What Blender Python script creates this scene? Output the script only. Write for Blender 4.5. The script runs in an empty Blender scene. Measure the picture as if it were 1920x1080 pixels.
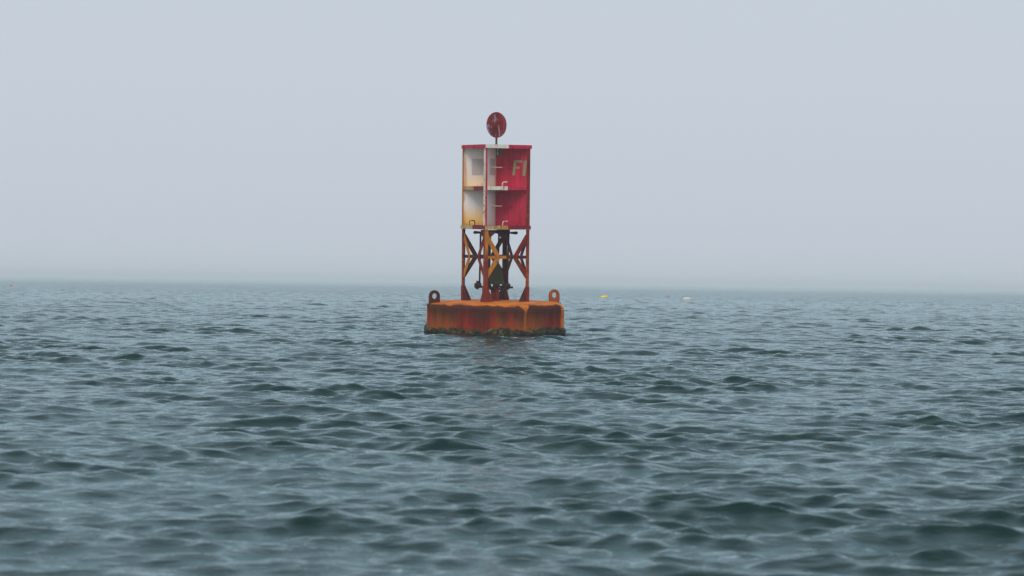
import bpy, bmesh, math, random
import numpy as np
from mathutils import Vector, Matrix

R = math.radians
sc = bpy.context.scene
col = sc.collection

# ------------------------------------------------------------------ camera
CAM_H = 0.93
cam = bpy.data.cameras.new('camera')
cam.lens = 85.0
cam.sensor_width = 36.0
cam.clip_start = 0.1
cam.clip_end = 12000.0
cam_ob = bpy.data.objects.new('camera', cam)
col.objects.link(cam_ob)
PITCH, ROLL = -0.13, -0.80
cam_ob.matrix_world = (Matrix.Translation((0, 0, CAM_H)) @ Matrix.Rotation(R(90 + PITCH), 4, 'X')
                       @ Matrix.Rotation(R(-ROLL), 4, 'Z'))
cam.dof.use_dof = True
cam.dof.focus_distance = 42.0
cam.dof.aperture_fstop = 5.6
cam.dof.aperture_blades = 9
sc.camera = cam_ob

# ------------------------------------------------------------------ sky, sun, exposure
SUN_EL, SUN_AZ = 46.0, 192.0          # azimuth clockwise from +Y (view direction); behind the camera, to the left
world = bpy.data.worlds.new('World')
sc.world = world
world.use_nodes = True
wn, wl = world.node_tree.nodes, world.node_tree.links
wn.clear()
sky = wn.new('ShaderNodeTexSky')
sky.sky_type = 'NISHITA'
sky.sun_disc = False
sky.sun_elevation = R(SUN_EL)
sky.sun_rotation = R(SUN_AZ)
sky.air_density = 1.0
sky.dust_density = 4.0
sky.ozone_density = 1.5
mix = wn.new('ShaderNodeMix'); mix.data_type = 'RGBA'
mix.inputs[0].default_value = 0.90                       # a thick, even overcast hides nearly all of the blue
mix.inputs[7].default_value = (6.02, 6.62, 7.42, 1.0)
wl.new(sky.outputs[0], mix.inputs[6])
bg = wn.new('ShaderNodeBackground')
bg.inputs['Strength'].default_value = 0.10
wl.new(mix.outputs[2], bg.inputs['Color'])
wo = wn.new('ShaderNodeOutputWorld')
wl.new(bg.outputs[0], wo.inputs['Surface'])

sun = bpy.data.lights.new('sun', 'SUN')
sun.energy = 1.5
sun.angle = R(28)
sun.color = (1.0, 0.96, 0.90)
sun_ob = bpy.data.objects.new('sun', sun)
col.objects.link(sun_ob)
az, el = R(SUN_AZ), R(SUN_EL)
to_sun = Vector((math.sin(az) * math.cos(el), math.cos(az) * math.cos(el), math.sin(el)))
sun_ob.rotation_euler = to_sun.to_track_quat('Z', 'Y').to_euler()
sun_ob.location = to_sun * 200

vs = sc.view_settings
vs.view_transform = 'Standard'
vs.look = 'None'
vs.exposure = 0.0
vs.gamma = 1.0
vs.use_curve_mapping = False
sc.render.engine = 'CYCLES'
cy = sc.cycles
cy.use_denoising = True
try:
    cy.denoiser = 'OPENIMAGEDENOISE'
except Exception:
    pass
cy.max_bounces = 12
cy.diffuse_bounces = 4
cy.glossy_bounces = 4
cy.volume_bounces = 8
cy.use_adaptive_sampling = False
cy.sample_clamp_indirect = 8.0


# ------------------------------------------------------------------ node helpers
class NT:
    """a small wrapper that keeps node graphs readable"""
    def __init__(self, name):
        self.m = bpy.data.materials.new(name)
        self.m.use_nodes = True
        self.t = self.m.node_tree
        self.t.nodes.clear()
        self.out = self.t.nodes.new('ShaderNodeOutputMaterial')

    def n(self, kind, **kw):
        nd = self.t.nodes.new(kind)
        for k, v in kw.items():
            setattr(nd, k, v)
        return nd

    def set(self, sock, v):
        if isinstance(v, bpy.types.NodeSocket):
            self.t.links.new(v, sock)
        elif isinstance(v, (tuple, list)) and len(v) == 3 and sock.type == 'RGBA':
            sock.default_value = (*v, 1.0)
        else:
            sock.default_value = v

    def math(self, op, a, b=0.0, c=None, clamp=False):
        nd = self.n('ShaderNodeMath', operation=op)
        nd.use_clamp = clamp
        self.set(nd.inputs[0], a)
        self.set(nd.inputs[1], b)
        if c is not None:
            self.set(nd.inputs[2], c)
        return nd.outputs[0]

    def coords(self):
        return self.n('ShaderNodeTexCoord').outputs['Object']

    def xyz(self, v):
        s = self.n('ShaderNodeSeparateXYZ')
        self.set(s.inputs[0], v)
        return s.outputs[0], s.outputs[1], s.outputs[2]

    def n_len(self, v):
        nd = self.n('ShaderNodeVectorMath', operation='LENGTH')
        self.set(nd.inputs[0], v)
        return nd.outputs['Value']

    def vec(self, x, y, z):
        c = self.n('ShaderNodeCombineXYZ')
        for i, v in enumerate((x, y, z)):
            self.set(c.inputs[i], v)
        return c.outputs[0]

    def noise(self, v, scale, detail=4.0, rough=0.55, stretch=None, dist=0.0):
        if stretch:
            mp = self.n('ShaderNodeMapping')
            self.set(mp.inputs['Vector'], v)
            mp.inputs['Scale'].default_value = stretch
            v = mp.outputs[0]
        nd = self.n('ShaderNodeTexNoise')
        self.set(nd.inputs['Vector'], v)
        nd.inputs['Scale'].default_value = scale
        nd.inputs['Detail'].default_value = detail
        nd.inputs['Roughness'].default_value = rough
        nd.inputs['Distortion'].default_value = dist
        return nd.outputs[0]

    def step(self, v, lo, hi):
        """smooth ramp of v from 0 at lo to 1 at hi (lo may be above hi)"""
        nd = self.n('ShaderNodeMapRange', interpolation_type='SMOOTHSTEP')
        flip = lo > hi
        self.set(nd.inputs[0], v)
        nd.inputs[1].default_value = hi if flip else lo
        nd.inputs[2].default_value = lo if flip else hi
        nd.inputs[3].default_value = 1.0 if flip else 0.0
        nd.inputs[4].default_value = 0.0 if flip else 1.0
        return nd.outputs[0]

    def mix(self, f, a, b, mode='MIX'):
        nd = self.n('ShaderNodeMix', data_type='RGBA', blend_type=mode)
        self.set(nd.inputs[0], f)
        self.set(nd.inputs[6], a)
        self.set(nd.inputs[7], b)
        return nd.outputs[2]

    def ramp(self, v, stops):
        nd = self.n('ShaderNodeValToRGB')
        self.set(nd.inputs[0], v)
        e = nd.color_ramp.elements
        while len(e) < len(stops):
            e.new(0.5)
        for el_, (p, c) in zip(e, stops):
            el_.position = p
            el_.color = (*c, 1.0)
        return nd.outputs[0]

    def bump(self, h, strength=0.3, dist=0.01):
        nd = self.n('ShaderNodeBump')
        nd.inputs['Strength'].default_value = strength
        nd.inputs['Distance'].default_value = dist
        self.set(nd.inputs['Height'], h)
        return nd.outputs[0]

    def finish(self, color, rough=0.6, normal=None, metallic=0.0, spec=0.5, ior=None):
        p = self.n('ShaderNodeBsdfPrincipled')
        self.set(p.inputs['Base Color'], color)
        self.set(p.inputs['Roughness'], rough)
        p.inputs['Metallic'].default_value = metallic
        p.inputs['Specular IOR Level'].default_value = spec
        if ior:
            p.inputs['IOR'].default_value = ior
        if normal is not None:
            self.set(p.inputs['Normal'], normal)
        self.t.links.new(p.outputs[0], self.out.inputs['Surface'])
        return self.m


RUST = [(0.25, (0.030, 0.008, 0.003)), (0.45, (0.115, 0.024, 0.006)), (0.60, (0.30, 0.075, 0.010)), (0.78, (0.50, 0.18, 0.02))]
OCHRE = [(0.25, (0.17, 0.040, 0.006)), (0.45, (0.42, 0.12, 0.010)), (0.62, (0.60, 0.22, 0.02)), (0.80, (0.66, 0.38, 0.10))]


def painted(name, base, dark, rust_lo=0.60, rust_hi=0.70, rust=RUST, rough=0.5, streak=0.5, spec=0.2, foot=None):
    """worn paint: mottled colour, vertical weathering streaks and rust breaking through"""
    g = NT(name)
    co = g.coords()
    big = g.noise(co, 2.6, 6, 0.62, dist=0.3)
    fine = g.noise(co, 19.0, 6, 0.6)
    st = g.noise(co, 3.2, 5, 0.6, stretch=(7, 7, 0.7))
    c = g.mix(g.math('MULTIPLY', g.step(st, 0.38, 0.72), streak), base, dark)
    c = g.mix(g.math('MULTIPLY', g.step(fine, 0.5, 0.8), 0.25), c, dark)
    k = g.math('ADD', g.math('MULTIPLY', big, 0.62), g.math('MULTIPLY', fine, 0.38))
    m = g.step(k, rust_lo, rust_hi)
    rc = g.ramp(g.noise(co, 9.0, 6, 0.65), rust)
    c = g.mix(m, c, rc)
    if foot:                                   # bare rust creeping up from the deck
        zz = g.math('ADD', g.xyz(co)[2], g.math('MULTIPLY', g.math('SUBTRACT', st, 0.5), 0.6))
        c = g.mix(g.step(zz, 1.58, 1.30), c, g.mix(g.step(fine, 0.4, 0.65), foot, RUST[1][1]))
    r = g.math('ADD', rough, g.math('MULTIPLY', m, 0.3))
    nrm = g.bump(g.math('ADD', fine, g.math('MULTIPLY', m, 0.6)), 0.35, 0.006)
    return g.finish(c, r, nrm, spec=spec)


def white_panel(name, foot, seam):
    """white paint with rust water staining that pools at the foot of each cell and follows the centre weld"""
    g = NT(name)
    co = g.coords()
    x, y, z = g.xyz(co)
    fine = g.noise(co, 24.0, 5, 0.6)
    big = g.noise(co, 3.4, 5, 0.6)
    st = g.noise(co, 3.0, 5, 0.6, stretch=(9, 9, 0.6))
    c = g.mix(g.math('MULTIPLY', g.step(st, 0.35, 0.75), 0.45), (0.84, 0.78, 0.72), (0.72, 0.62, 0.55))
    up = g.math('GREATER_THAN', z, 2.61)
    h = g.math('SUBTRACT', z, g.math('ADD', 1.94, g.math('MULTIPLY', up, 0.69)))
    h = g.math('ADD', h, g.math('MULTIPLY', g.math('SUBTRACT', st, 0.5), 0.35))
    foot_ = g.math('MULTIPLY', g.math('SUBTRACT', 1.0, g.math('MULTIPLY', up, 0.55)), foot)
    c = g.mix(g.math('MULTIPLY', g.step(h, 0.42, 0.03), foot_), c, (0.86, 0.50, 0.10))
    c = g.mix(g.math('MULTIPLY', g.step(h, 0.07, -0.05), foot_), c, (0.50, 0.18, 0.02))
    rr = g.math('SQRT', g.math('ADD', g.math('MULTIPLY', x, x), g.math('MULTIPLY', y, y)))
    rr = g.math('ADD', rr, g.math('MULTIPLY', g.math('SUBTRACT', st, 0.5), 0.16))
    c = g.mix(g.math('MULTIPLY', g.step(rr, 0.10, 0.0), seam), c, (0.60, 0.20, 0.03))
    edge = g.math('ADD', rr, g.math('MULTIPLY', g.math('SUBTRACT', big, 0.5), 0.12))
    c = g.mix(g.math('MULTIPLY', g.step(edge, 0.53, 0.62), 0.6 * foot + 0.1), c, (0.55, 0.20, 0.02))
    sp = g.step(g.math('ADD', g.math('MULTIPLY', big, 0.6), g.math('MULTIPLY', fine, 0.4)), 0.64, 0.70)
    c = g.mix(sp, c, (0.52, 0.20, 0.025))
    return g.finish(c, 0.5, g.bump(fine, 0.2, 0.004))


M = {}
M['white_stained'] = white_panel('white_paint_stained', 1.0, 0.5)
M['white_panel'] = white_panel('white_paint_panel', 0.18, 0.9)
M['red'] = painted('crimson_paint', (0.55, 0.016, 0.060), (0.30, 0.006, 0.018), 0.66, 0.74, streak=0.75)
M['cream'] = painted('cream_paint', (0.76, 0.71, 0.62), (0.62, 0.50, 0.35), 0.525, 0.58, rust=OCHRE, streak=0.6)
M['ochre'] = painted('rust_stained_white_paint', (0.58, 0.22, 0.015), (0.36, 0.085, 0.006), 0.50, 0.60, rust=OCHRE, rough=0.65, streak=0.8)
M['ochre_leg'] = painted('rust_stained_leg_paint', (0.58, 0.22, 0.015), (0.36, 0.085, 0.006), 0.50, 0.60, rust=OCHRE, rough=0.65, streak=0.8, foot=(0.26, 0.028, 0.008))
M['red_leg'] = painted('rusted_red_leg_paint', (0.25, 0.018, 0.008), (0.09, 0.006, 0.004), 0.50, 0.62, rough=0.65, streak=0.9, foot=(0.36, 0.060, 0.008))
M['orange_rust'] = painted('orange_rust', (0.36, 0.085, 0.012), (0.17, 0.03, 0.008), 0.52, 0.66, rough=0.7, streak=0.8)
M['red_rust'] = painted('rusted_red_paint', (0.25, 0.018, 0.008), (0.09, 0.006, 0.004), 0.50, 0.62, rough=0.65, streak=0.9)
M['dark_rust'] = painted('dark_rusted_iron', (0.10, 0.017, 0.008), (0.035, 0.007, 0.004), 0.56, 0.70, rough=0.75, streak=0.8)
M['iron'] = painted('blackened_iron', (0.034, 0.010, 0.007), (0.012, 0.006, 0.005), 0.58, 0.74, rough=0.7)
M['bronze'] = painted('weathered_bell_bronze', (0.045, 0.037, 0.010), (0.020, 0.021, 0.007), 0.60, 0.76,
                      rust=[(0.3, (0.02, 0.03, 0.015)), (0.5, (0.05, 0.05, 0.02)), (0.7, (0.10, 0.055, 0.015)), (0.9, (0.12, 0.06, 0.02))], rough=0.55)
M['grey'] = painted('grey_reflective_sheet', (0.53, 0.47, 0.43), (0.45, 0.40, 0.37), 0.74, 0.80, rough=0.45)
M['olive'] = painted('tarnished_gold_lettering', (0.30, 0.26, 0.14), (0.23, 0.20, 0.11), 0.72, 0.80, rough=0.45)
M['socket'] = painted('dull_grey_steel', (0.17, 0.14, 0.15), (0.09, 0.075, 0.08), 0.68, 0.78)


def topmark_mat():
    g = NT('peeling_red_topmark')
    co = g.coords()
    fine = g.noise(co, 30.0, 5, 0.6)
    pat = g.noise(co, 8.5, 4, 0.6, stretch=(1.3, 1.3, 0.55), dist=0.6)
    big = g.noise(co, 5.0, 3, 0.5)
    c = g.mix(g.step(big, 0.40, 0.66), (0.26, 0.010, 0.016), (0.11, 0.010, 0.011))
    c = g.mix(g.step(pat, 0.56, 0.62), c, (0.30, 0.27, 0.34))
    c = g.mix(g.step(fine, 0.62, 0.72), c, (0.09, 0.03, 0.025))
    return g.finish(c, 0.45, g.bump(pat, 0.3, 0.004))


M['topmark'] = topmark_mat()
M['cream_dirty'] = painted('rust_soaked_cream_paint', (0.50, 0.40, 0.22), (0.34, 0.20, 0.06), 0.47, 0.56, rust=OCHRE, streak=0.8)
M['red_dark'] = painted('grimy_crimson_paint', (0.24, 0.010, 0.022), (0.12, 0.006, 0.010), 0.56, 0.66, streak=0.9)


def hull_mat():
    g = NT('rusted_red_hull')
    co = g.coords()
    x, y, z = g.xyz(co)
    phi = g.math('ARCTAN2', y, x)
    arc = g.math('MULTIPLY', phi, 1.22)
    sv = g.vec(arc, 0.0, g.math('MULTIPLY', z, 0.10))
    st = g.noise(sv, 6.5, 5, 0.62)
    stf = g.noise(sv, 24.0, 4, 0.6)
    scal = g.noise(g.vec(arc, 3.7, 0.0), 4.2, 2, 0.4)
    lo = g.noise(g.vec(arc, 9.1, g.math('MULTIPLY', z, 0.3)), 1.7, 3, 0.5)
    big = g.noise(co, 3.0, 6, 0.6)
    fine = g.noise(co, 26.0, 6, 0.65)
    # side: red paint, worn through to orange in broad fields
    c = g.mix(g.step(st, 0.35, 0.70), (0.27, 0.007, 0.003), (0.11, 0.009, 0.003))
    c = g.mix(g.math('MULTIPLY', g.step(lo, 0.44, 0.62), 0.9), c, (0.30, 0.068, 0.006))
    c = g.mix(g.math('MULTIPLY', g.step(stf, 0.54, 0.72), 0.5), c, (0.30, 0.080, 0.008))
    # brown rust that runs down from the shoulder with a scalloped upper edge
    u = g.math('ABSOLUTE', g.math('SUBTRACT', g.math('FRACT', g.math('ADD', g.math('DIVIDE', g.math('SUBTRACT', phi, R(25)), R(45)), 16.0)), 0.5))
    top = g.math('ADD', z, g.math('MULTIPLY', g.math('SUBTRACT', scal, 0.5), -0.10))
    worn = g.step(g.math('ADD', x, g.math('MULTIPLY', g.math('SUBTRACT', big, 0.5), 0.3)), -0.35, 0.15)      # the corners to the right are worn barer
    top = g.math('ADD', top, g.math('MULTIPLY', g.math('MULTIPLY', g.math('MAXIMUM', g.math('SUBTRACT', u, 0.40), 0.0), 0.9), worn))
    below = g.step(top, 0.572, 0.545)
    run = g.math('ADD', z, g.math('MULTIPLY', g.math('SUBTRACT', st, 0.5), 0.55))
    c = g.mix(g.math('MULTIPLY', g.step(run, 0.15, 0.50), 0.90), c, (0.045, 0.0095, 0.0025))
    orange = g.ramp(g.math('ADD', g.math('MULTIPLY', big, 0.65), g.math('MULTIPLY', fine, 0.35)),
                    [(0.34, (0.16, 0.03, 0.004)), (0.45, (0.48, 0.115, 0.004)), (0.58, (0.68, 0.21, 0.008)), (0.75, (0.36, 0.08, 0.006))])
    c = g.mix(g.math('SUBTRACT', 1.0, below), c, orange)
    # warm edge light at the float's two silhouette ends, painted in as orange
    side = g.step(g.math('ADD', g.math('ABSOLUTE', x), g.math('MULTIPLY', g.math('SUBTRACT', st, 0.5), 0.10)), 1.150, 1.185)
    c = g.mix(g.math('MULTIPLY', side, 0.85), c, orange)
    c = g.mix(g.math('MULTIPLY', g.step(g.math('ADD', u, g.math('MULTIPLY', g.math('SUBTRACT', st, 0.5), 0.06)), 0.465, 0.50), g.math('MULTIPLY', worn, 0.6)), c, orange)
    c = g.mix(g.math('MULTIPLY', g.step(fine, 0.56, 0.72), 0.4), c, (0.05, 0.013, 0.004))
    return g.finish(c, g.math('ADD', 0.55, g.math('MULTIPLY', fine, 0.25)), g.bump(g.math('ADD', fine, big), 0.45, 0.012), spec=0.15)


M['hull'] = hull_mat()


def fouling_mat():
    g = NT('weed_and_barnacle_fouling')
    co = g.coords()
    x, y, z = g.xyz(co)
    a = g.noise(co, 11.0, 6, 0.68, stretch=(1, 1, 1.6))
    b = g.noise(co, 30.0, 5, 0.7)
    c = g.ramp(a, [(0.36, (0.008, 0.007, 0.002)), (0.50, (0.026, 0.021, 0.003)), (0.60, (0.12, 0.078, 0.008)), (0.72, (0.28, 0.13, 0.015))])
    zz = g.math('ADD', z, g.math('MULTIPLY', g.math('SUBTRACT', a, 0.5), 0.16))
    c = g.mix(g.step(zz, 0.125, 0.06), c, (0.004, 0.006, 0.002))
    c = g.mix(g.math('MULTIPLY', g.step(b, 0.55, 0.7), 0.5), c, (0.010, 0.014, 0.003))
    return g.finish(c, 0.6, g.bump(b, 0.8, 0.02), spec=0.25)


M['fouling'] = fouling_mat()


def float_mat(name, c0, c1):
    g = NT(name)
    co = g.coords()
    a = g.noise(co, 9.0, 4, 0.6)
    return g.finish(g.mix(g.step(a, 0.4, 0.7), c0, c1), 0.45, g.bump(a, 0.2, 0.004))


M['yellow'] = float_mat('yellow_float_foam', (0.90, 0.60, 0.04), (0.82, 0.50, 0.03))
M['pink'] = float_mat('faded_red_float_foam', (0.60, 0.14, 0.12), (0.50, 0.11, 0.10))
M['ivory'] = float_mat('ivory_float_foam', (0.66, 0.60, 0.48), (0.56, 0.50, 0.38))
M['stick'] = float_mat('weathered_float_stick', (0.20, 0.15, 0.10), (0.12, 0.09, 0.06))


def water_mat():
    g = NT('sea_water')
    co = g.coords()
    a = g.noise(co, 9.0, 5, 0.62, stretch=(0.7, 1.3, 1), dist=0.3)
    b = g.noise(co, 3.2, 4, 0.55, stretch=(0.65, 1.3, 1), dist=0.3)
    f = g.noise(co, 27.0, 4, 0.6, stretch=(0.7, 1.3, 1), dist=0.4)
    h = g.math('ADD', g.math('ADD', g.math('MULTIPLY', a, 0.42), b), g.math('MULTIPLY', f, 0.20))
    nrm = g.bump(h, 0.32, 0.07)
    # far out, where single waves are too small to build, their slopes live in the normal
    dist = g.math('MULTIPLY', g.n_len(co), 0.01)
    far = g.math('MULTIPLY', g.step(dist, 0.6, 1.8), g.math('SUBTRACT', 1.0, g.math('MULTIPLY', g.step(dist, 2.0, 6.5), 0.85)))
    sl = g.n('ShaderNodeTexNoise')
    g.set(sl.inputs['Vector'], co)
    sl.inputs['Scale'].default_value = 1.6
    sl.inputs['Detail'].default_value = 2.0
    sv = g.n('ShaderNodeVectorMath', operation='SUBTRACT')
    g.set(sv.inputs[0], sl.outputs['Color'])
    sv.inputs[1].default_value = (0.5, 0.5, 0.5)
    ss = g.n('ShaderNodeVectorMath', operation='MULTIPLY')
    g.set(ss.inputs[0], sv.outputs[0])
    ss.inputs[1].default_value = (0.7, 1.25, 0.0)
    sc_ = g.n('ShaderNodeVectorMath', operation='SCALE')
    g.set(sc_.inputs[0], ss.outputs[0])
    g.set(sc_.inputs['Scale'], far)
    ad = g.n('ShaderNodeVectorMath', operation='ADD')
    g.set(ad.inputs[0], nrm)
    g.set(ad.inputs[1], sc_.outputs[0])
    nz = g.n('ShaderNodeVectorMath', operation='NORMALIZE')
    g.set(nz.inputs[0], ad.outputs[0])
    nrm = nz.outputs[0]
    lo = g.noise(co, 0.35, 3, 0.5)
    c = g.mix(lo, (0.0002, 0.0150, 0.0122), (0.0005, 0.0205, 0.0165))
    fr = g.n('ShaderNodeFresnel')
    fr.inputs['IOR'].default_value = 1.333
    g.set(fr.inputs['Normal'], nrm)
    body = g.n('ShaderNodeBsdfDiffuse')
    g.set(body.inputs['Color'], c)
    g.set(body.inputs['Normal'], nrm)
    skin = g.n('ShaderNodeBsdfGlossy')
    skin.inputs['Color'].default_value = (0.80, 0.97, 1.0, 1.0)
    skin.inputs['Roughness'].default_value = 0.03
    g.set(skin.inputs['Normal'], nrm)
    mx = g.n('ShaderNodeMixShader')
    g.set(mx.inputs[0], fr.outputs[0])
    g.t.links.new(body.outputs[0], mx.inputs[1])
    g.t.links.new(skin.outputs[0], mx.inputs[2])
    g.t.links.new(mx.outputs[0], g.out.inputs['Surface'])
    return g.m


M['water'] = water_mat()

# ------------------------------------------------------------------ the sea: one sheet of real waves, out past the fog
rng = np.random.default_rng(23)
NW = 170
lam = np.exp(np.linspace(math.log(0.10), math.log(5.0), NW) + rng.normal(0, 0.02, NW))
k = 2 * math.pi / lam
WIND = R(262)                          # the chop runs toward the camera, a little to the left
spread = np.where(lam > 0.8, 0.44, 0.62)
theta = WIND + rng.normal(0, 1, NW) * spread
slope = 0.0238 * np.ones(NW)
slope *= np.exp(-np.maximum(0, np.log(lam / 0.48)) ** 2 / 0.95)
slope *= 1.0 + 0.25 * np.exp(-(np.log(lam / 0.24) / 0.60) ** 2) + 0.45 * np.exp(-(np.log(lam / 0.70) / 0.55) ** 2)
amp = slope / k * rng.uniform(0.5, 1.4, NW)
phase = rng.uniform(0, 2 * math.pi, NW)
gk = 2 * math.pi / rng.uniform(2.0, 9.0, 14)          # gusts and wave groups
gt = rng.uniform(0, 2 * math.pi, 14)
gp = rng.uniform(0, 2 * math.pi, 14)
CHOP = 0.82


def waves(x, y, s):
    """displacement of the water at x, y where the sheet's cells are s metres wide"""
    dx = np.zeros_like(x); dy = np.zeros_like(x); dz = np.zeros_like(x)
    gust = np.zeros_like(x)
    for q_, t_, p_ in zip(gk, gt, gp):
        gust += np.sin(q_ * (math.cos(t_) * x + math.sin(t_) * y) + p_)
    gust = 0.75 + np.clip(0.25 + 0.12 * gust, 0, 0.75)
    for i in range(NW):
        w = np.clip((lam[i] / s - 1.8) / 1.6, 0, 1)
        if not w.any():
            continue
        c, sn = math.cos(theta[i]), math.sin(theta[i])
        p = k[i] * (c * x + sn * y) + phase[i]
        a = amp[i] * w
        dz += a * np.cos(p)
        q = a * (CHOP * min(1.0, 0.35 + lam[i] / 0.6)) * np.sin(p)
        dx -= c * q
        dy -= sn * q
    return dx * gust, dy * gust, dz * gust


def make_sea():
    rad = [0.45]
    while rad[-1] < 4200:
        r = rad[-1]
        ratio = 0.02 if r < 4.5 else (0.0014 if r < 100 else 0.0014 * (r / 100) ** 0.6 if r < 450 else 0.0035 * (r / 450) ** 1.8)
        rad.append(r * (1 + min(ratio, 0.06)))
    rad = np.array(rad)
    half, step = 14.0, 0.082
    pos = list(np.arange(0, half, step))
    st = step
    while pos[-1] < 180 - 5:
        st = min(st * 1.28, 5.0)
        pos.append(pos[-1] + st)
    pos = np.array(pos)
    pos = pos[pos < 179]
    azs = np.radians(np.concatenate([-pos[:0:-1], pos]))
    nr, na = len(rad), len(azs)
    daz = np.gradient(azs)
    drr = np.gradient(rad)
    Rm, Am = np.meshgrid(rad, azs, indexing='ij')
    S = np.maximum(np.broadcast_to(drr[:, None], Rm.shape), Rm * daz[None, :])
    x = (Rm * np.sin(Am)).ravel().astype(np.float32); y = (Rm * np.cos(Am)).ravel().astype(np.float32); s = S.ravel().astype(np.float32)
    dx, dy, dz = waves(x, y, s)
    v = np.empty((nr * na + 1, 3), dtype=np.float32)
    v[:-1, 0] = x + dx; v[:-1, 1] = y + dy; v[:-1, 2] = dz
    v[-1] = (0, 0, 0)
    ii, jj = np.meshgrid(np.arange(nr - 1), np.arange(na), indexing='ij')
    j2 = (jj + 1) % na
    a = ii * na + jj; b = ii * na + j2; c = (ii + 1) * na + j2; d = (ii + 1) * na + jj
    quads = np.stack([a, b, c, d], axis=-1).reshape(-1, 4)
    tri = np.stack([np.full(na, nr * na), (np.arange(na) + 1) % na, np.arange(na)], axis=-1)
    me = bpy.data.meshes.new('sea')
    me.vertices.add(len(v)); me.vertices.foreach_set('co', v.ravel())
    nq, ntr = len(quads), len(tri)
    me.loops.add(nq * 4 + ntr * 3)
    me.loops.foreach_set('vertex_index', np.concatenate([quads.ravel(), tri.ravel()]).astype(np.int32))
    me.polygons.add(nq + ntr)
    ls = np.concatenate([np.arange(nq) * 4, nq * 4 + np.arange(ntr) * 3]).astype(np.int32)
    me.polygons.foreach_set('loop_start', ls)
    me.polygons.foreach_set('use_smooth', np.ones(nq + ntr, dtype=bool))
    me.update(calc_edges=True)
    me.validate()
    me.materials.append(M['water'])
    o = bpy.data.objects.new('sea', me)
    col.objects.link(o)
    o['kind'] = 'structure'
    o['label'] = 'choppy dark green grey sea fading into fog'
    return o


sea = make_sea()


# ------------------------------------------------------------------ mesh helpers
class MB:
    """collects faces and links them as one mesh object"""
    def __init__(self):
        self.v, self.f, self.mi = [], [], []

    def add(self, verts, faces, mi=0):
        o = len(self.v)
        self.v += [tuple(p) for p in verts]
        for f in faces:
            self.f.append([o + i for i in f])
            self.mi.append(mi)

    def prism(self, poly, off, mi=0, mi2=None):
        """polygon (3-D points) extruded by the vector off; mi2 = material of the far side"""
        n = len(poly)
        p = [Vector(q) for q in poly]
        off = Vector(off)
        self.add(p + [q + off for q in p], [list(range(n))[::-1]], mi)
        b = len(self.v) - 2 * n
        self.f.append([b + n + i for i in range(n)]); self.mi.append(mi if mi2 is None else mi2)
        for i in range(n):
            j = (i + 1) % n
            self.f.append([b + i, b + j, b + n + j, b + n + i]); self.mi.append(mi)

    def box(self, c, ax, ay, az_, mi=0):
        """box centred at c with half-extent vectors"""
        c, ax, ay, az_ = Vector(c), Vector(ax), Vector(ay), Vector(az_)
        self.prism([c - ax - ay - az_, c + ax - ay - az_, c + ax + ay - az_, c - ax + ay - az_], az_ * 2, mi)

    def bar(self, p, q, w, t, n, mi=0):
        """flat bar from p to q, w wide, t thick along n"""
        p, q, n = Vector(p), Vector(q), Vector(n).normalized()
        d = (q - p).normalized()
        s = d.cross(n).normalized() * (w / 2)
        self.prism([p - s, q - s, q + s, p + s], n * t, mi)

    def lathe(self, prof, seg=48, mi=0, centre=(0, 0), caps=True):
        o = len(self.v)
        for r, z in prof:
            for i in range(seg):
                a = 2 * math.pi * i / seg
                self.v.append((centre[0] + r * math.cos(a), centre[1] + r * math.sin(a), z))
        for j in range(len(prof) - 1):
            for i in range(seg):
                i2 = (i + 1) % seg
                self.f.append([o + j * seg + i, o + (j + 1) * seg + i, o + (j + 1) * seg + i2, o + j * seg + i2]); self.mi.append(mi)
        if caps:
            self.f.append([o + i for i in range(seg)]); self.mi.append(mi)
            b = o + (len(prof) - 1) * seg
            self.f.append([b + i for i in range(seg)][::-1]); self.mi.append(mi)

    def tube(self, pts, r, seg=8, mis=None):
        pts = [Vector(p) for p in pts]
        o = len(self.v)
        ref = Vector((0.37, 0.61, 0.70))
        for i, p in enumerate(pts):
            d = (pts[min(i + 1, len(pts) - 1)] - pts[max(i - 1, 0)]).normalized()
            a = d.cross(ref).normalized(); b = d.cross(a)
            for s in range(seg):
                t = 2 * math.pi * s / seg
                self.v.append(tuple(p + a * (r * math.cos(t)) + b * (r * math.sin(t))))
        for i in range(len(pts) - 1):
            for s in range(seg):
                s2 = (s + 1) % seg
                self.f.append([o + i * seg + s, o + i * seg + s2, o + (i + 1) * seg + s2, o + (i + 1) * seg + s])
                self.mi.append(mis[i] if mis else 0)
        self.f.append([o + s for s in range(seg)][::-1]); self.mi.append(mis[0] if mis else 0)
        b = o + (len(pts) - 1) * seg
        self.f.append([b + s for s in range(seg)]); self.mi.append(mis[-1] if mis else 0)

    def build(self, name, mats, parent=None, smooth=False, bevel=0.0, label=None):
        me = bpy.data.meshes.new(name)
        me.from_pydata(self.v, [], self.f)
        for m in (mats if isinstance(mats, (list, tuple)) else [mats]):
            me.materials.append(m)
        me.polygons.foreach_set('material_index', self.mi)
        bm = bmesh.new(); bm.from_mesh(me)
        bmesh.ops.recalc_face_normals(bm, faces=bm.faces)
        if bevel:
            es = [e for e in bm.edges if len(e.link_faces) == 2 and e.calc_face_angle(0) > 0.6]
            bmesh.ops.bevel(bm, geom=es, offset=bevel, segments=1, affect='EDGES', clamp_overlap=True)
        bm.to_mesh(me); bm.free()
        if smooth:
            me.polygons.foreach_set('use_smooth', [True] * len(me.polygons))
            try:
                me.set_sharp_from_angle(angle=R(40))
            except Exception:
                pass
        o = bpy.data.objects.new(name, me)
        col.objects.link(o)
        if parent:
            o.parent = parent
        if label:
            o['label'] = label
        return o


Z = Vector((0, 0, 1))

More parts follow.
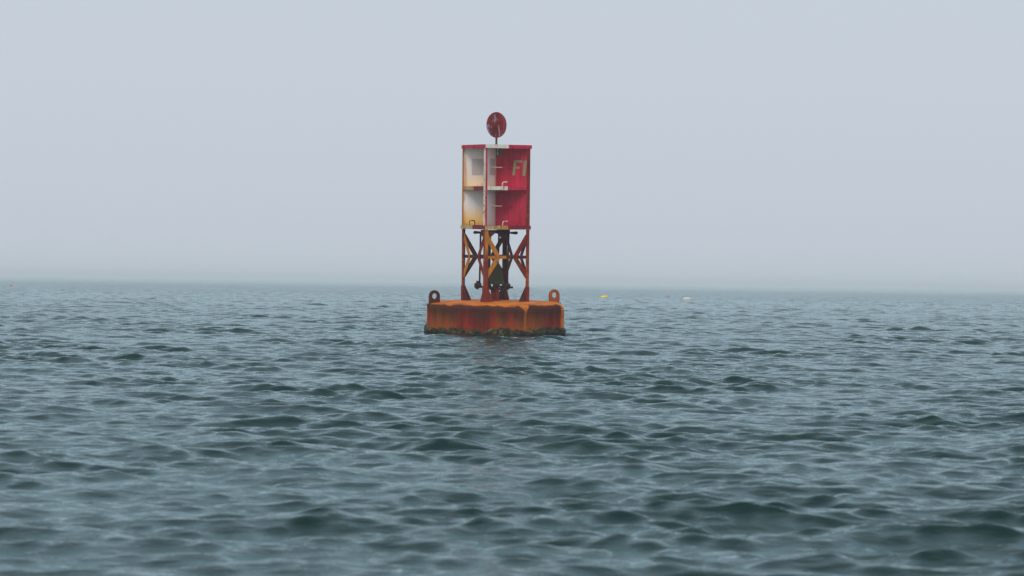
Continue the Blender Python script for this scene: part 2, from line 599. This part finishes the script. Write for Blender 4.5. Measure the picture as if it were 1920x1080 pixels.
# ------------------------------------------------------------------ the bell buoy
BX, BY = -0.298, 43.0
buoy = bpy.data.objects.new('bell_buoy', None)
col.objects.link(buoy)
buoy.location = (BX, BY, 0.0)
buoy.rotation_euler = (R(1.9), R(-0.25), 0)
buoy['label'] = 'rusty red and white steel bell buoy with round red topmark floating in the sea'
buoy['category'] = 'buoy'

# tower corners as unit vectors: left, front, right, back as the camera sees them
CL = Vector((-0.958, 0.284, 0)); CF = Vector((-0.284, -0.958, 0)); CR = -CL; CB = -CF
CORN = [CL, CF, CR, CB]
FACES = [(CL, CF), (CF, CR), (CR, CB), (CB, CL)]     # left end, right end of each face seen from outside
RL = 0.628                                            # corner radius of the legs
Z_DECK, Z_BOT, Z_MID, Z_TOP = 0.585, 1.94, 2.63, 3.362


def face_axes(f):
    a, b = FACES[f]
    t = (b - a).normalized()
    n = (a + b).normalized()
    return a, b, t, n


# --- hull: an eight-sided steel float with rounded corners
APO, FIL = 1.203, 0.075


def oct_r(a):
    """radius of the hull's plan at angle a; the corners lie at 25 degrees + n x 45"""
    g_ = (math.degrees(a) - 25.0) % 45.0
    d = R(g_ - 22.5)
    lim = math.atan((APO - FIL) * math.tan(R(22.5)) / APO)
    if abs(d) <= lim:
        return APO / math.cos(d)
    gam = R(22.5) - abs(d)
    c = (APO - FIL) / math.cos(R(22.5))
    return c * math.cos(gam) + math.sqrt(max(0.0, FIL * FIL - (c * math.sin(gam)) ** 2))


def hull():
    m = MB()
    prof = [(0.001, 0.603), (0.5, 0.600), (0.90, 0.593), (1.08, 0.580)]
    for i in range(1, 8):
        a = R(90 - 90 * i / 7)
        prof.append((1.125 + 0.095 * math.cos(a), 0.482 + 0.095 * math.sin(a)))
    for z in (0.44, 0.36, 0.28, 0.20, 0.12, 0.0, -0.15, -0.30):
        prof.append((1.222, z))
    prof.append((0.9, -0.36))
    seg = 8 * 20
    m.lathe(prof, seg)
    # even steps along the sides, extra ones round the corners
    offs = [-22.5, -22.1, -21.6, -21.0, -20.2] + [-19.4 + 38.8 * i / 10 for i in range(11)] + [20.2, 21.0, 21.6, 22.1]
    angs = [R(25 + 22.5 + 45 * f_ + o_) for f_ in range(8) for o_ in offs]
    m.v = [(prof[i // seg][0] * oct_r(angs[i % seg]) / 1.222 * math.cos(angs[i % seg]),
            prof[i // seg][0] * oct_r(angs[i % seg]) / 1.222 * math.sin(angs[i % seg]), prof[i // seg][1]) for i in range(len(m.v))]
    random.seed(4)
    # dents in the plating
    dents = [(random.uniform(0, 2 * math.pi), random.uniform(0.15, 0.45), random.uniform(0.10, 0.22), random.uniform(0.004, 0.013)) for _ in range(26)]
    nv = []
    for x, y, z in m.v:
        r = math.hypot(x, y)
        if r > 0.6 and z > -0.1:
            a = math.atan2(y, x)
            d = 0
            for (da, dz, dw, dd) in dents:
                e = math.atan2(math.sin(a - da), math.cos(a - da)) * 1.22
                d += dd * math.exp(-(e * e + (z - dz) ** 2) / (dw * dw))
            x *= (r - d) / r; y *= (r - d) / r
        nv.append((x, y, z))
    m.v = nv
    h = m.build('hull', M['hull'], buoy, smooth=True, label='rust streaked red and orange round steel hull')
    # weld seams: a ring below the shoulder and upright seams between the side plates
    s = MB()
    s.lathe([(1.2195, 0.452), (1.226, 0.4555), (1.2195, 0.459)], seg, caps=False)
    s.v = [(math.hypot(v_[0], v_[1]) * oct_r(angs[i % seg]) / 1.222 * math.cos(angs[i % seg]), math.hypot(v_[0], v_[1]) * oct_r(angs[i % seg]) / 1.222 * math.sin(angs[i % seg]), v_[2]) for i, v_ in enumerate(s.v)]
    s.build('shoulder_weld', M['hull'], h, smooth=True)
    for ang in [-65, -110, -155, -20, 25, 70, 115, 160]:
        a = R(ang)
        d = Vector((math.cos(a), math.sin(a), 0)); t = Vector((-d.y, d.x, 0))
        b = MB()
        b.box(d * (oct_r(a) - 0.001) + Z * 0.30, d * 0.006, t * 0.006, Z * 0.150)
        b.build('weld_seam', M['orange_rust'] if ang == -65 else M['hull'], h, bevel=0.003)
    # fouling along the waterline: a lumpy skirt of weed
    f = MB()
    rr = random.Random(7)
    seg2, rows = 420, 9
    ph = [rr.uniform(0, 6.28) for _ in range(12)]
    grid = []
    for j in range(rows):
        tt = j / (rows - 1)
        for i in range(seg2):
            a = 2 * math.pi * i / seg2
            topz = 0.180 + 0.012 * math.sin(9 * a + ph[0]) + 0.010 * math.sin(23 * a + ph[1]) + 0.008 * math.sin(57 * a + ph[2]) + rr.uniform(-0.008, 0.008)
            z = topz + tt * (-0.20 - topz)
            r = 1.216 + 0.030 * min(1, tt * 3) + 0.035 * tt * tt + rr.uniform(-0.005, 0.009) * (tt > 0.05)
            r += 0.010 * math.sin(31 * a + ph[3] + 8 * tt) * (tt > 0.05)
            if j == 0:
                r = 1.214
            r *= oct_r(a) / 1.222
            grid.append((r * math.cos(a), r * math.sin(a), z))
    fc = []
    for j in range(rows - 1):
        for i in range(seg2):
            i2 = (i + 1) % seg2
            fc.append((j * seg2 + i, (j + 1) * seg2 + i, (j + 1) * seg2 + i2, j * seg2 + i2))
    f.add(grid, fc)
    f.build('fouling_band', M['fouling'], h, label='dark green and ochre weed growing along the waterline')
    # hanging weed fronds
    w = MB()
    for _ in range(900):
        a = rr.uniform(0, 2 * math.pi)
        d = Vector((math.cos(a), math.sin(a), 0)); t = Vector((-d.y, d.x, 0))
        z = rr.uniform(-0.02, 0.15)
        p = d * ((1.235 + 0.02 * (0.14 - z) / 0.16) * oct_r(a) / 1.222) + Z * z
        L = rr.uniform(0.03, 0.08); wd = rr.uniform(0.006, 0.016)
        q = p + d * rr.uniform(0.012, 0.035) + t * rr.uniform(-0.03, 0.03) - Z * L
        mid = (p + q) / 2 + d * 0.014
        w.add([p - t * wd, p + t * wd, mid + t * wd * 1.2, mid - t * wd * 1.2, q], [(0, 1, 2, 3), (3, 2, 4)])
    wo_ = w.build('weed_fronds', M['fouling'], h)
    wo_['kind'] = 'stuff'
    return h


hull_ob = hull()


# --- lifting eyes on the shoulder, opposite each other
def lifting_eye(d, foot):
    d = d.normalized()
    t = Vector((-d.y, d.x, 0))
    m = MB()
    cx, cz, ro, ri, th = 1.172, 0.695, 0.103, 0.047, 0.042
    z0 = 0.555
    n = 28
    outer, inner = [], []
    for i in range(n):
        a = 2 * math.pi * i / n
        ca, sa = math.cos(a), math.sin(a)
        if sa >= 0:
            ox, oz = ro * ca, cz + ro * sa
        else:                                    # lower half runs straight down to the deck
            s = max(abs(ca), abs(sa))
            ox = ro * ca / s
            f = -sa / s
            oz = cz - (cz - z0) * (f if abs(ca) < abs(sa) else f)
        outer.append((cx + ox, oz)); inner.append((cx + ri * ca, cz + ri * sa * 1.08))
    vs_ = []
    for side in (-1, 1):
        for (r_, z_) in outer + inner:
            vs_.append(d * r_ + t * (side * th / 2) + Z * z_)
    fs = []
    N = 2 * n
    for i in range(n):
        j = (i + 1) % n
        fs.append((i, j, n + j, n + i))
        fs.append((N + i, N + n + i, N + n + j, N + j))
        fs.append((i, N + i, N + j, j))
        fs.append((n + i, n + j, N + n + j, N + n + i))
    m.add(vs_, fs)
    if foot:
        a = 1.21; b = 1.306
        m.prism([d * a + Z * 0.56 - t * 0.017, d * b + Z * 0.56 - t * 0.017, d * b + Z * 0.50 - t * 0.017, d * 1.284 + Z * 0.43 - t * 0.017, d * a + Z * 0.44 - t * 0.017], t * 0.034)
    return m


lifting_eye(Vector((-0.905, -0.425, 0)), True).build('lifting_eye', M['dark_rust'], buoy, bevel=0.006, label='dark rust brown lifting eye on the left shoulder')
lifting_eye(Vector((0.905, 0.425, 0)), True).build('lifting_eye', M['orange_rust'], buoy, bevel=0.006, label='orange rust lifting eye on the right shoulder')

# --- four angle-iron legs with base gussets
FL, TH = 0.066, 0.009
legs = []
for ci, C in enumerate(CORN):
    fr, fl = ci, (ci - 1) % 4               # C is the left end of face fr and the right end of face fl
    _, _, t_r, n_r = face_axes(fr)
    _, _, t_l, n_l = face_axes(fl)
    P = C * RL
    m = MB()
    h0, h1 = 0.55, 1.872
    # flange in face fr runs along +t_r, flange in face fl along -t_l
    m.prism([P + Z * h0, P + t_r * FL + Z * h0, P + t_r * FL + Z * h1, P + Z * h1], -n_r * TH, 0)
    m.prism([P - n_r * TH * 1.02 + Z * h0, P - t_l * FL + Z * h0 - n_r * TH * 0.0, P - t_l * FL + Z * h1, P - n_r * TH * 1.02 + Z * h1], -n_l * TH, 1)
    mats = {0: [M['red_leg'], M['dark_rust']], 1: [M['ochre_leg'], M['red_leg']], 2: [M['red_leg'], M['red_leg']], 3: [M['dark_rust'], M['dark_rust']]}[ci]
    lg = m.build('leg', mats, buoy, bevel=0.002)
    legs.append(lg)
    gm = {0: [M['dark_rust'], M['dark_rust']], 1: [M['red_rust'], M['red_rust']], 2: [M['red_rust'], M['dark_rust']], 3: [M['dark_rust'], M['red_rust']]}[ci]
    for (t, n, q) in ((t_r, n_r, 0), (-t_l, n_l, 1)):
        g = MB()
        p0 = P - n * 0.012 + t * 0.02
        g.prism([p0 + Z * 0.56, p0 + t * 0.175 + Z * 0.56, p0 + t * 0.165 + Z * 0.62, p0 + t * 0.045 + Z * 0.865, p0 + Z * 0.875], -n * 0.012)
        g.build('base_gusset', gm[q], lg, bevel=0.002)
    # foot sleeve: the doubled plate around the lowest part of the leg
    sl = MB()
    for (t, n) in ((t_r, n_r), (-t_l, n_l)):
        p0 = P + n * 0.0025 - t * 0.003
        sl.prism([p0 + Z * 0.56, p0 + t * (FL + 0.012) + Z * 0.56, p0 + t * (FL + 0.012) + Z * 0.86, p0 + Z * 0.86], n * 0.007)
    sl.build('foot_sleeve', M['red_rust'], lg, bevel=0.002)
    if ci in (1, 3):                         # gussets under the floor plate, inside the front and back legs
        for (t, n) in ((t_r, n_r), (-t_l, n_l)):
            g = MB()
            p0 = P - n * 0.014 + t * 0.01
            g.prism([p0 + Z * 1.862, p0 + t * 0.185 + Z * 1.862, p0 + t * 0.185 + Z * 1.80, p0 + t * 0.06 + Z * 1.69, p0 + Z * 1.67], -n * 0.012)
            g.build('top_gusset', M['red_rust'] if ci == 3 else M['dark_rust'], lg, bevel=0.002)

# --- braces and rails, face by face: the left half of each face was painted white, the right half red
Z_RAIL, Z_BU, Z_BL = 1.385, 1.765, 1.035
for fi in range(4):
    a, b, t, n = face_axes(fi)
    A, B = a * RL, b * RL
    W = (B - A).length
    near = fi in (0, 1)
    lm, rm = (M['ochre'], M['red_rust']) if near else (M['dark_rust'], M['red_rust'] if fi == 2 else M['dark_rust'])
    m = MB()
    o = -n * 0.030
    mid = (A + B) / 2
    m.box((A * 0.75 + B * 0.25) + t * 0.006 + o + Z * Z_RAIL, t * (W / 4 - 0.010), n * 0.005, Z * 0.027, 0)
    m.box((A * 0.25 + B * 0.75) - t * 0.006 + o + Z * Z_RAIL, t * (W / 4 + 0.001), n * 0.005, Z * 0.027, 1)
    m.build('middle_rail', [M['ochre'] if fi == 1 else M['dark_rust'], M['dark_rust'] if fi != 2 else M['red_rust']], buoy, bevel=0.002)
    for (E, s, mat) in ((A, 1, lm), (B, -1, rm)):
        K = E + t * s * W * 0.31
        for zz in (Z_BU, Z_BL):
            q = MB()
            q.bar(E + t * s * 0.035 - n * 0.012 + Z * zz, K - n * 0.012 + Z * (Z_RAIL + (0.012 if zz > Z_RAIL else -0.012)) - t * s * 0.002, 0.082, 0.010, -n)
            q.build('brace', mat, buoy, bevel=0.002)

# --- horizontal plates with painted rims
def deck_plate(name, z, rc, rim, mw, mr, thick=0.010, left=None):
    m = MB()
    cs = [c * rc for c in CORN]
    m.prism([c + Z * (z - thick) for c in cs], Z * thick, 0)
    for fi in range(4):
        a, b, t, n = face_axes(fi)
        A, B = a * rc, b * rc
        mid = (A + B) / 2
        for (P, Q, mi) in ((A, mid, 3 if left and fi == 0 else 1), (mid, B, 4 if left and fi == 0 else 2)):
            P = P + n * 0.001; Q = Q + n * 0.001
            m.prism([P + Z * (z - rim), Q + Z * (z - rim), Q + Z * (z + 0.002), P + Z * (z + 0.002)], n * 0.008, mi)
    return m.build(name, [M['white_stained'] if name != 'floor_plate' else M['dark_rust'], mw, mr] + (left or []), buoy)


deck_plate('top_plate', Z_TOP, 0.652, 0.062, M['cream'], M['red'])
deck_plate('middle_plate', Z_MID, 0.612, 0.064, M['cream'], M['red'], left=[M['cream_dirty'], M['red_dark']])
deck_plate('floor_plate', Z_BOT, 0.645, 0.066, M['cream_dirty'], M['red_dark'])
# the left face of the top rim is red all along
a, b, t, n = face_axes(0)
m = MB()
P, Q = a * 0.652 + n * 0.0105 + t * 0.045, b * 0.652 + n * 0.0105 - t * 0.004
m.prism([P + Z * (Z_TOP - 0.060), Q + Z * (Z_TOP - 0.060), Q + Z * (Z_TOP + 0.001), P + Z * (Z_TOP + 0.001)], n * 0.003)
m.build('rim_strip', M['red'], buoy)

# --- corner posts of the upper cage
for ci, C in enumerate(CORN):
    fr, fl = ci, (ci - 1) % 4
    _, _, t_r, n_r = face_axes(fr)
    _, _, t_l, n_l = face_axes(fl)
    P = C * 0.622
    m = MB()
    h0, h1 = Z_BOT + 0.001, Z_TOP - 0.011
    m.prism([P + Z * h0, P + t_r * 0.028 + Z * h0, P + t_r * 0.028 + Z * h1, P + Z * h1], n_r * 0.010, 0)
    m.prism([P + Z * h0, P - t_l * 0.060 + Z * h0, P - t_l * 0.060 + Z * h1, P + Z * h1], n_l * 0.0102, 1)
    m.build('corner_post', [[M['ochre'], M['red_rust']], [M['red'], M['cream']], [M['red'], M['red_rust']], [M['red'], M['cream']]][ci], buoy, bevel=0.0015)

# --- crossed reflector panels, two cells high; white on the side toward the left half of its face, red on the other
for ci, C in enumerate(CORN):
    fr = ci
    # side that looks into face ci (C is that face's left end) is white; the other side red
    s = Vector((-C.y, C.x, 0))               # points counter-clockwise from C
    _, _, _, n_r = face_axes(fr)
    if s.dot(n_r) < 0:
        s = -s
    for (z0, z1) in ((Z_BOT + 0.003, Z_MID - 0.012), (Z_MID + 0.003, Z_TOP - 0.012)):
        m = MB()
        p = C * 0.004 - s * 0.004
        q = C * 0.610 - s * 0.004
        m.prism([p + Z * z0, q + Z * z0, q + Z * z1, p + Z * z1], s * 0.008, 1, 0)
        pn = m.build('reflector_panel', [M['white_stained'] if ci == 0 else M['white_panel'], M['red']], buoy)
        if z0 > 2.2:
            k_ = MB()
            r0, r1 = (0.15, 0.45) if ci == 0 else (0.11, 0.41)
            k_.prism([C * r0 + s * 0.0055 + Z * 2.83, C * r1 + s * 0.0055 + Z * 2.83, C * r1 + s * 0.0055 + Z * 3.12, C * r0 + s * 0.0055 + Z * 3.12], s * 0.002)
            k_.build('reflective_sheet', M['grey'], pn, label='square grey reflective sheet on the white panel')
        if ci == 2 and z0 > 2.2:
            # the letters F I on the red side, toward the camera
            f = -s
            base = f * 0.0055

            def pt(r_, z_):
                return C * (r_ + (z_ - 2.96) * 0.10) + base + Z * z_
            F = MB()
            F.prism([pt(.316, 2.83), pt(.316, 3.10), pt(.362, 3.10), pt(.362, 2.83)], f * 0.002)
            F.prism([pt(.363, 3.058), pt(.363, 3.10), pt(.470, 3.10), pt(.470, 3.058)], f * 0.002)
            F.prism([pt(.363, 2.948), pt(.363, 2.987), pt(.434, 2.987), pt(.434, 2.948)], f * 0.002)
            F.build('letter_f', M['olive'], pn, label='olive gold letter F')
            I_ = MB()
            I_.prism([pt(.502, 2.822), pt(.502, 3.092), pt(.556, 3.092), pt(.556, 2.822)], f * 0.002)
            I_.build('letter_i', M['olive'], pn, label='olive gold letter I')

# --- brace rods between the panels in the right and rear cells
for fi in (1, 3):
    a, b, t, n = face_axes(fi)
    for zz in (2.968, 2.285):
        p, q = a * 0.32, b * 0.32
        m = MB()
        m.tube([p + Z * zz, p.lerp(q, 0.48) + Z * zz, p.lerp(q, 0.485) + Z * zz, q + Z * zz], 0.0085, 8, [0, 0, 1])
        m.build('brace_rod', [M['cream'], M['red']], buoy, smooth=True)

# --- hand grips standing on the plates
for fi in range(4):
    a, b, t, n = face_axes(fi)
    for (zz, rc) in ((Z_MID, 0.612), (Z_BOT, 0.645)):
        if fi == 0 and zz == Z_MID:
            continue
        c = (a + b) / 2 * (rc - 0.022) + Z * zz
        w, h = (0.095, 0.078) if fi != 0 else (0.10, 0.085)
        sh = 0.0 if fi != 0 else -0.06
        cc = c + t * sh
        pts = [cc - t * w + Z * 0.0, cc - t * w + Z * (h - 0.03), cc - t * (w - 0.008) + Z * (h - 0.01), cc - t * (w - 0.028) + Z * h,
               cc + Z * h, cc + t * 0.002 + Z * h, cc + t * (w - 0.028) + Z * h, cc + t * (w - 0.008) + Z * (h - 0.01), cc + t * w + Z * (h - 0.03), cc + t * w]
        m = MB()
        m.tube(pts, 0.010, 8, [0, 0, 0, 0, 1, 1, 1, 1, 1])
        m.build('hand_grip', [M['cream'], M['red']] if fi != 0 else [M['ochre'], M['dark_rust']], buoy, smooth=True)

# --- socket under the top plate and the topmark of two crossed discs
m = MB()
s = Vector((-CR.y, CR.x, 0))
if s.y > 0:
    s = -s
m.prism([CR * -0.015 + s * 0.006 + Z * 3.175, CR * 0.115 + s * 0.006 + Z * 3.185, CR * 0.115 + s * 0.006 + Z * 3.345, CR * -0.015 + s * 0.006 + Z * 3.345], s * 0.012)
sk = m.build('topmark_socket', M['socket'], buoy, bevel=0.003)
m = MB()
c = CR * 0.035 + s * 0.034
m.tube([c + Z * 3.19, c + Z * 3.32], 0.012, 10)
m.build('socket_pin', M['cream'], sk, smooth=True)

top = bpy.data.objects.new('topmark', None)
col.objects.link(top); top.parent = buoy
top['label'] = 'peeling red topmark of two crossed round discs'
m = MB()
m.lathe([(0.026, Z_TOP + 0.003), (0.026, Z_TOP + 0.02), (0.019, Z_TOP + 0.03), (0.019, 3.53)], 14)
m.build('pole', M['bronze'], top, smooth=True)
for (ang, mat) in ((40.0, 'topmark'), (130.0, 'topmark')):
    d = Vector((math.cos(R(ang)), math.sin(R(ang)), 0))
    nn = Vector((-d.y, d.x, 0))
    ctr = Z * 3.722
    m = MB()
    m.prism([ctr + d * (0.229 * math.cos(2 * math.pi * i / 64)) + Z * (0.229 * math.sin(2 * math.pi * i / 64)) - nn * 0.008 for i in range(64)], nn * 0.016)
    m.build('disc', M[mat], top, bevel=0.003)

# --- the bell on its stand, the cross arms and four hanging tappers
bell = MB()
prof = [(0.004, 1.345), (0.022, 1.343), (0.030, 1.325), (0.052, 1.285), (0.078, 1.225), (0.104, 1.150), (0.124, 1.080),
        (0.136, 1.010), (0.145, 0.950), (0.158, 0.915), (0.160, 0.900), (0.145, 0.898), (0.12, 1.0)]
bell.lathe(prof, 40)
bl = bell.build('bell', M['bronze'], buoy, smooth=True, label='dark olive bronze bell inside the tower')
m = MB()
m.lathe([(0.098, 0.585), (0.098, 0.612), (0.076, 0.615), (0.074, 0.79), (0.108, 0.80), (0.108, 0.828), (0.04, 0.83), (0.04, 0.99)], 28)
m.build('bell_stand', M['red_rust'], bl, smooth=True)
m = MB()
for C in CORN:
    s = Vector((-C.y, C.x, 0))
    m.box(C * 0.215 + Z * 0.845, C * 0.115, s * 0.022, Z * 0.018)
    m.box(C * 0.145 + Z * 0.80, C * 0.012, s * 0.03, Z * 0.028)
m.build('stand_arms', M['iron'], bl, bevel=0.003)
m = MB()
m.lathe([(0.115, 1.828), (0.115, 1.858), (0.03, 1.86)], 20)
for C in CORN:
    s = Vector((-C.y, C.x, 0))
    m.box(C * 0.22 + Z * 1.812, C * 0.16, s * 0.030, Z * 0.014)
    m.box(C * 0.24 + Z * 1.842, C * 0.014, s * 0.04, Z * 0.017)
m.build('tapper_frame', M['dark_rust'], buoy, bevel=0.003)
for C in CORN:
    s = Vector((-C.y, C.x, 0))
    tp = MB()
    sw = Vector((-0.048, 0, 0))                 # the tappers hang with the buoy's slight list
    tp.tube([C * 0.262 + sw * 0.3 + Z * 1.80, C * 0.258 + sw * 0.5 + Z * 1.30, C * 0.258 + sw * 0.6 + Z * 0.90], 0.0165, 10)
    to = tp.build('tapper', M['iron'], buoy, smooth=True)
    h = MB()
    h.tube([C * 0.322 + sw + Z * 0.865, C * 0.215 + sw + Z * 0.872], 0.047, 14)
    h.tube([C * 0.280 + sw + Z * 0.80, C * 0.274 + sw + Z * 0.95], 0.026, 10)
    h.build('hammer', M['iron'], to, smooth=True)
    h = MB()
    h.tube([C * 0.372 - s * 0.055 + Z * 1.812, C * 0.372 + s * 0.055 + Z * 1.812], 0.027, 12)
    h.tube([C * 0.290 + Z * 1.812, C * 0.400 + Z * 1.812], 0.022, 10)
    h.build('hinge', M['iron'], to, smooth=True)
# two upright guide pipes behind the bell
for (x_, y_) in ((0.145, 0.05), (-0.125, 0.10)):
    m = MB()
    m.tube([(x_, y_, 0.86), (x_, y_, 1.83)], 0.018, 10)
    m.build('guide_pipe', M['dark_rust'], bl, smooth=True)

# ------------------------------------------------------------------ small fishing floats far out
def fishing_float(label, x, y, length, rad, mat, heading, dip):
    e = bpy.data.objects.new('fishing_float', None)
    col.objects.link(e)
    dx, dy, dz = waves(np.array([x]), np.array([y]), np.array([max(y * 0.02, 0.3)]))
    e.location = (x, y, float(dz[0]))
    e.rotation_euler = (0, R(dip), R(heading))
    e['label'] = label
    e['category'] = 'fishing float'
    e['group'] = 'fishing floats far out near the fog'
    m = MB()
    prof = []
    for i in range(13):
        s_ = i / 12
        r_ = rad * (min(1, (s_ / 0.30)) ** 0.55 if s_ < 0.30 else (1.0 if s_ < 0.78 else math.sqrt(max(0.02, 1 - ((s_ - 0.78) / 0.225) ** 2))))
        prof.append((max(r_, 0.012), -length / 2 + s_ * length))
    m.lathe(prof, 20)
    m.v = [(z_, y_, x_ + rad * 0.42) for (x_, y_, z_) in m.v]
    m.build('body', mat, e, smooth=True)
    m = MB()
    m.tube([(-length / 2 - 0.12, 0, rad * 0.42), (length / 2 + 0.05, 0, rad * 0.42)], 0.014, 8)
    m.build('stick', M['stick'], e, smooth=True)
    return e


for (label, x, y, L, rad, mat, hd, dip) in (
        ('bright yellow fishing float lying on the water right of the buoy', 6.1, 159.9, 0.54, 0.105, M['yellow'], 4, -4),
        ('tiny faded red fishing float beside the ivory one', 11.3, 174.3, 0.15, 0.075, M['pink'], 40, -30),
        ('ivory fishing float, rightmost of the floats', 10.8, 149.4, 0.55, 0.115, M['ivory'], -6, 3),
        ('small red fishing float alone at the far left edge', -42.8, 206.7, 0.22, 0.12, M['pink'], 20, -12)):
    fishing_float(label, x, y, L, rad, mat, hd, dip)

# ------------------------------------------------------------------ the fog over the water
hz = MB()
hz.box((0, 0, 1.8), (4400, 0, 0), (0, 4400, 0), (0, 0, 3.0))
g = NT('sea_fog')
pv = g.n('ShaderNodeVolumePrincipled')
pv.inputs['Color'].default_value = (0.930, 0.985, 1.0, 1.0)
pv.inputs['Density'].default_value = 0.0012
pv.inputs['Anisotropy'].default_value = 0.0
g.t.links.new(pv.outputs[0], g.out.inputs['Volume'])
haze = hz.build('haze', g.m)
haze['kind'] = 'stuff'
haze['label'] = 'pale grey sea fog'
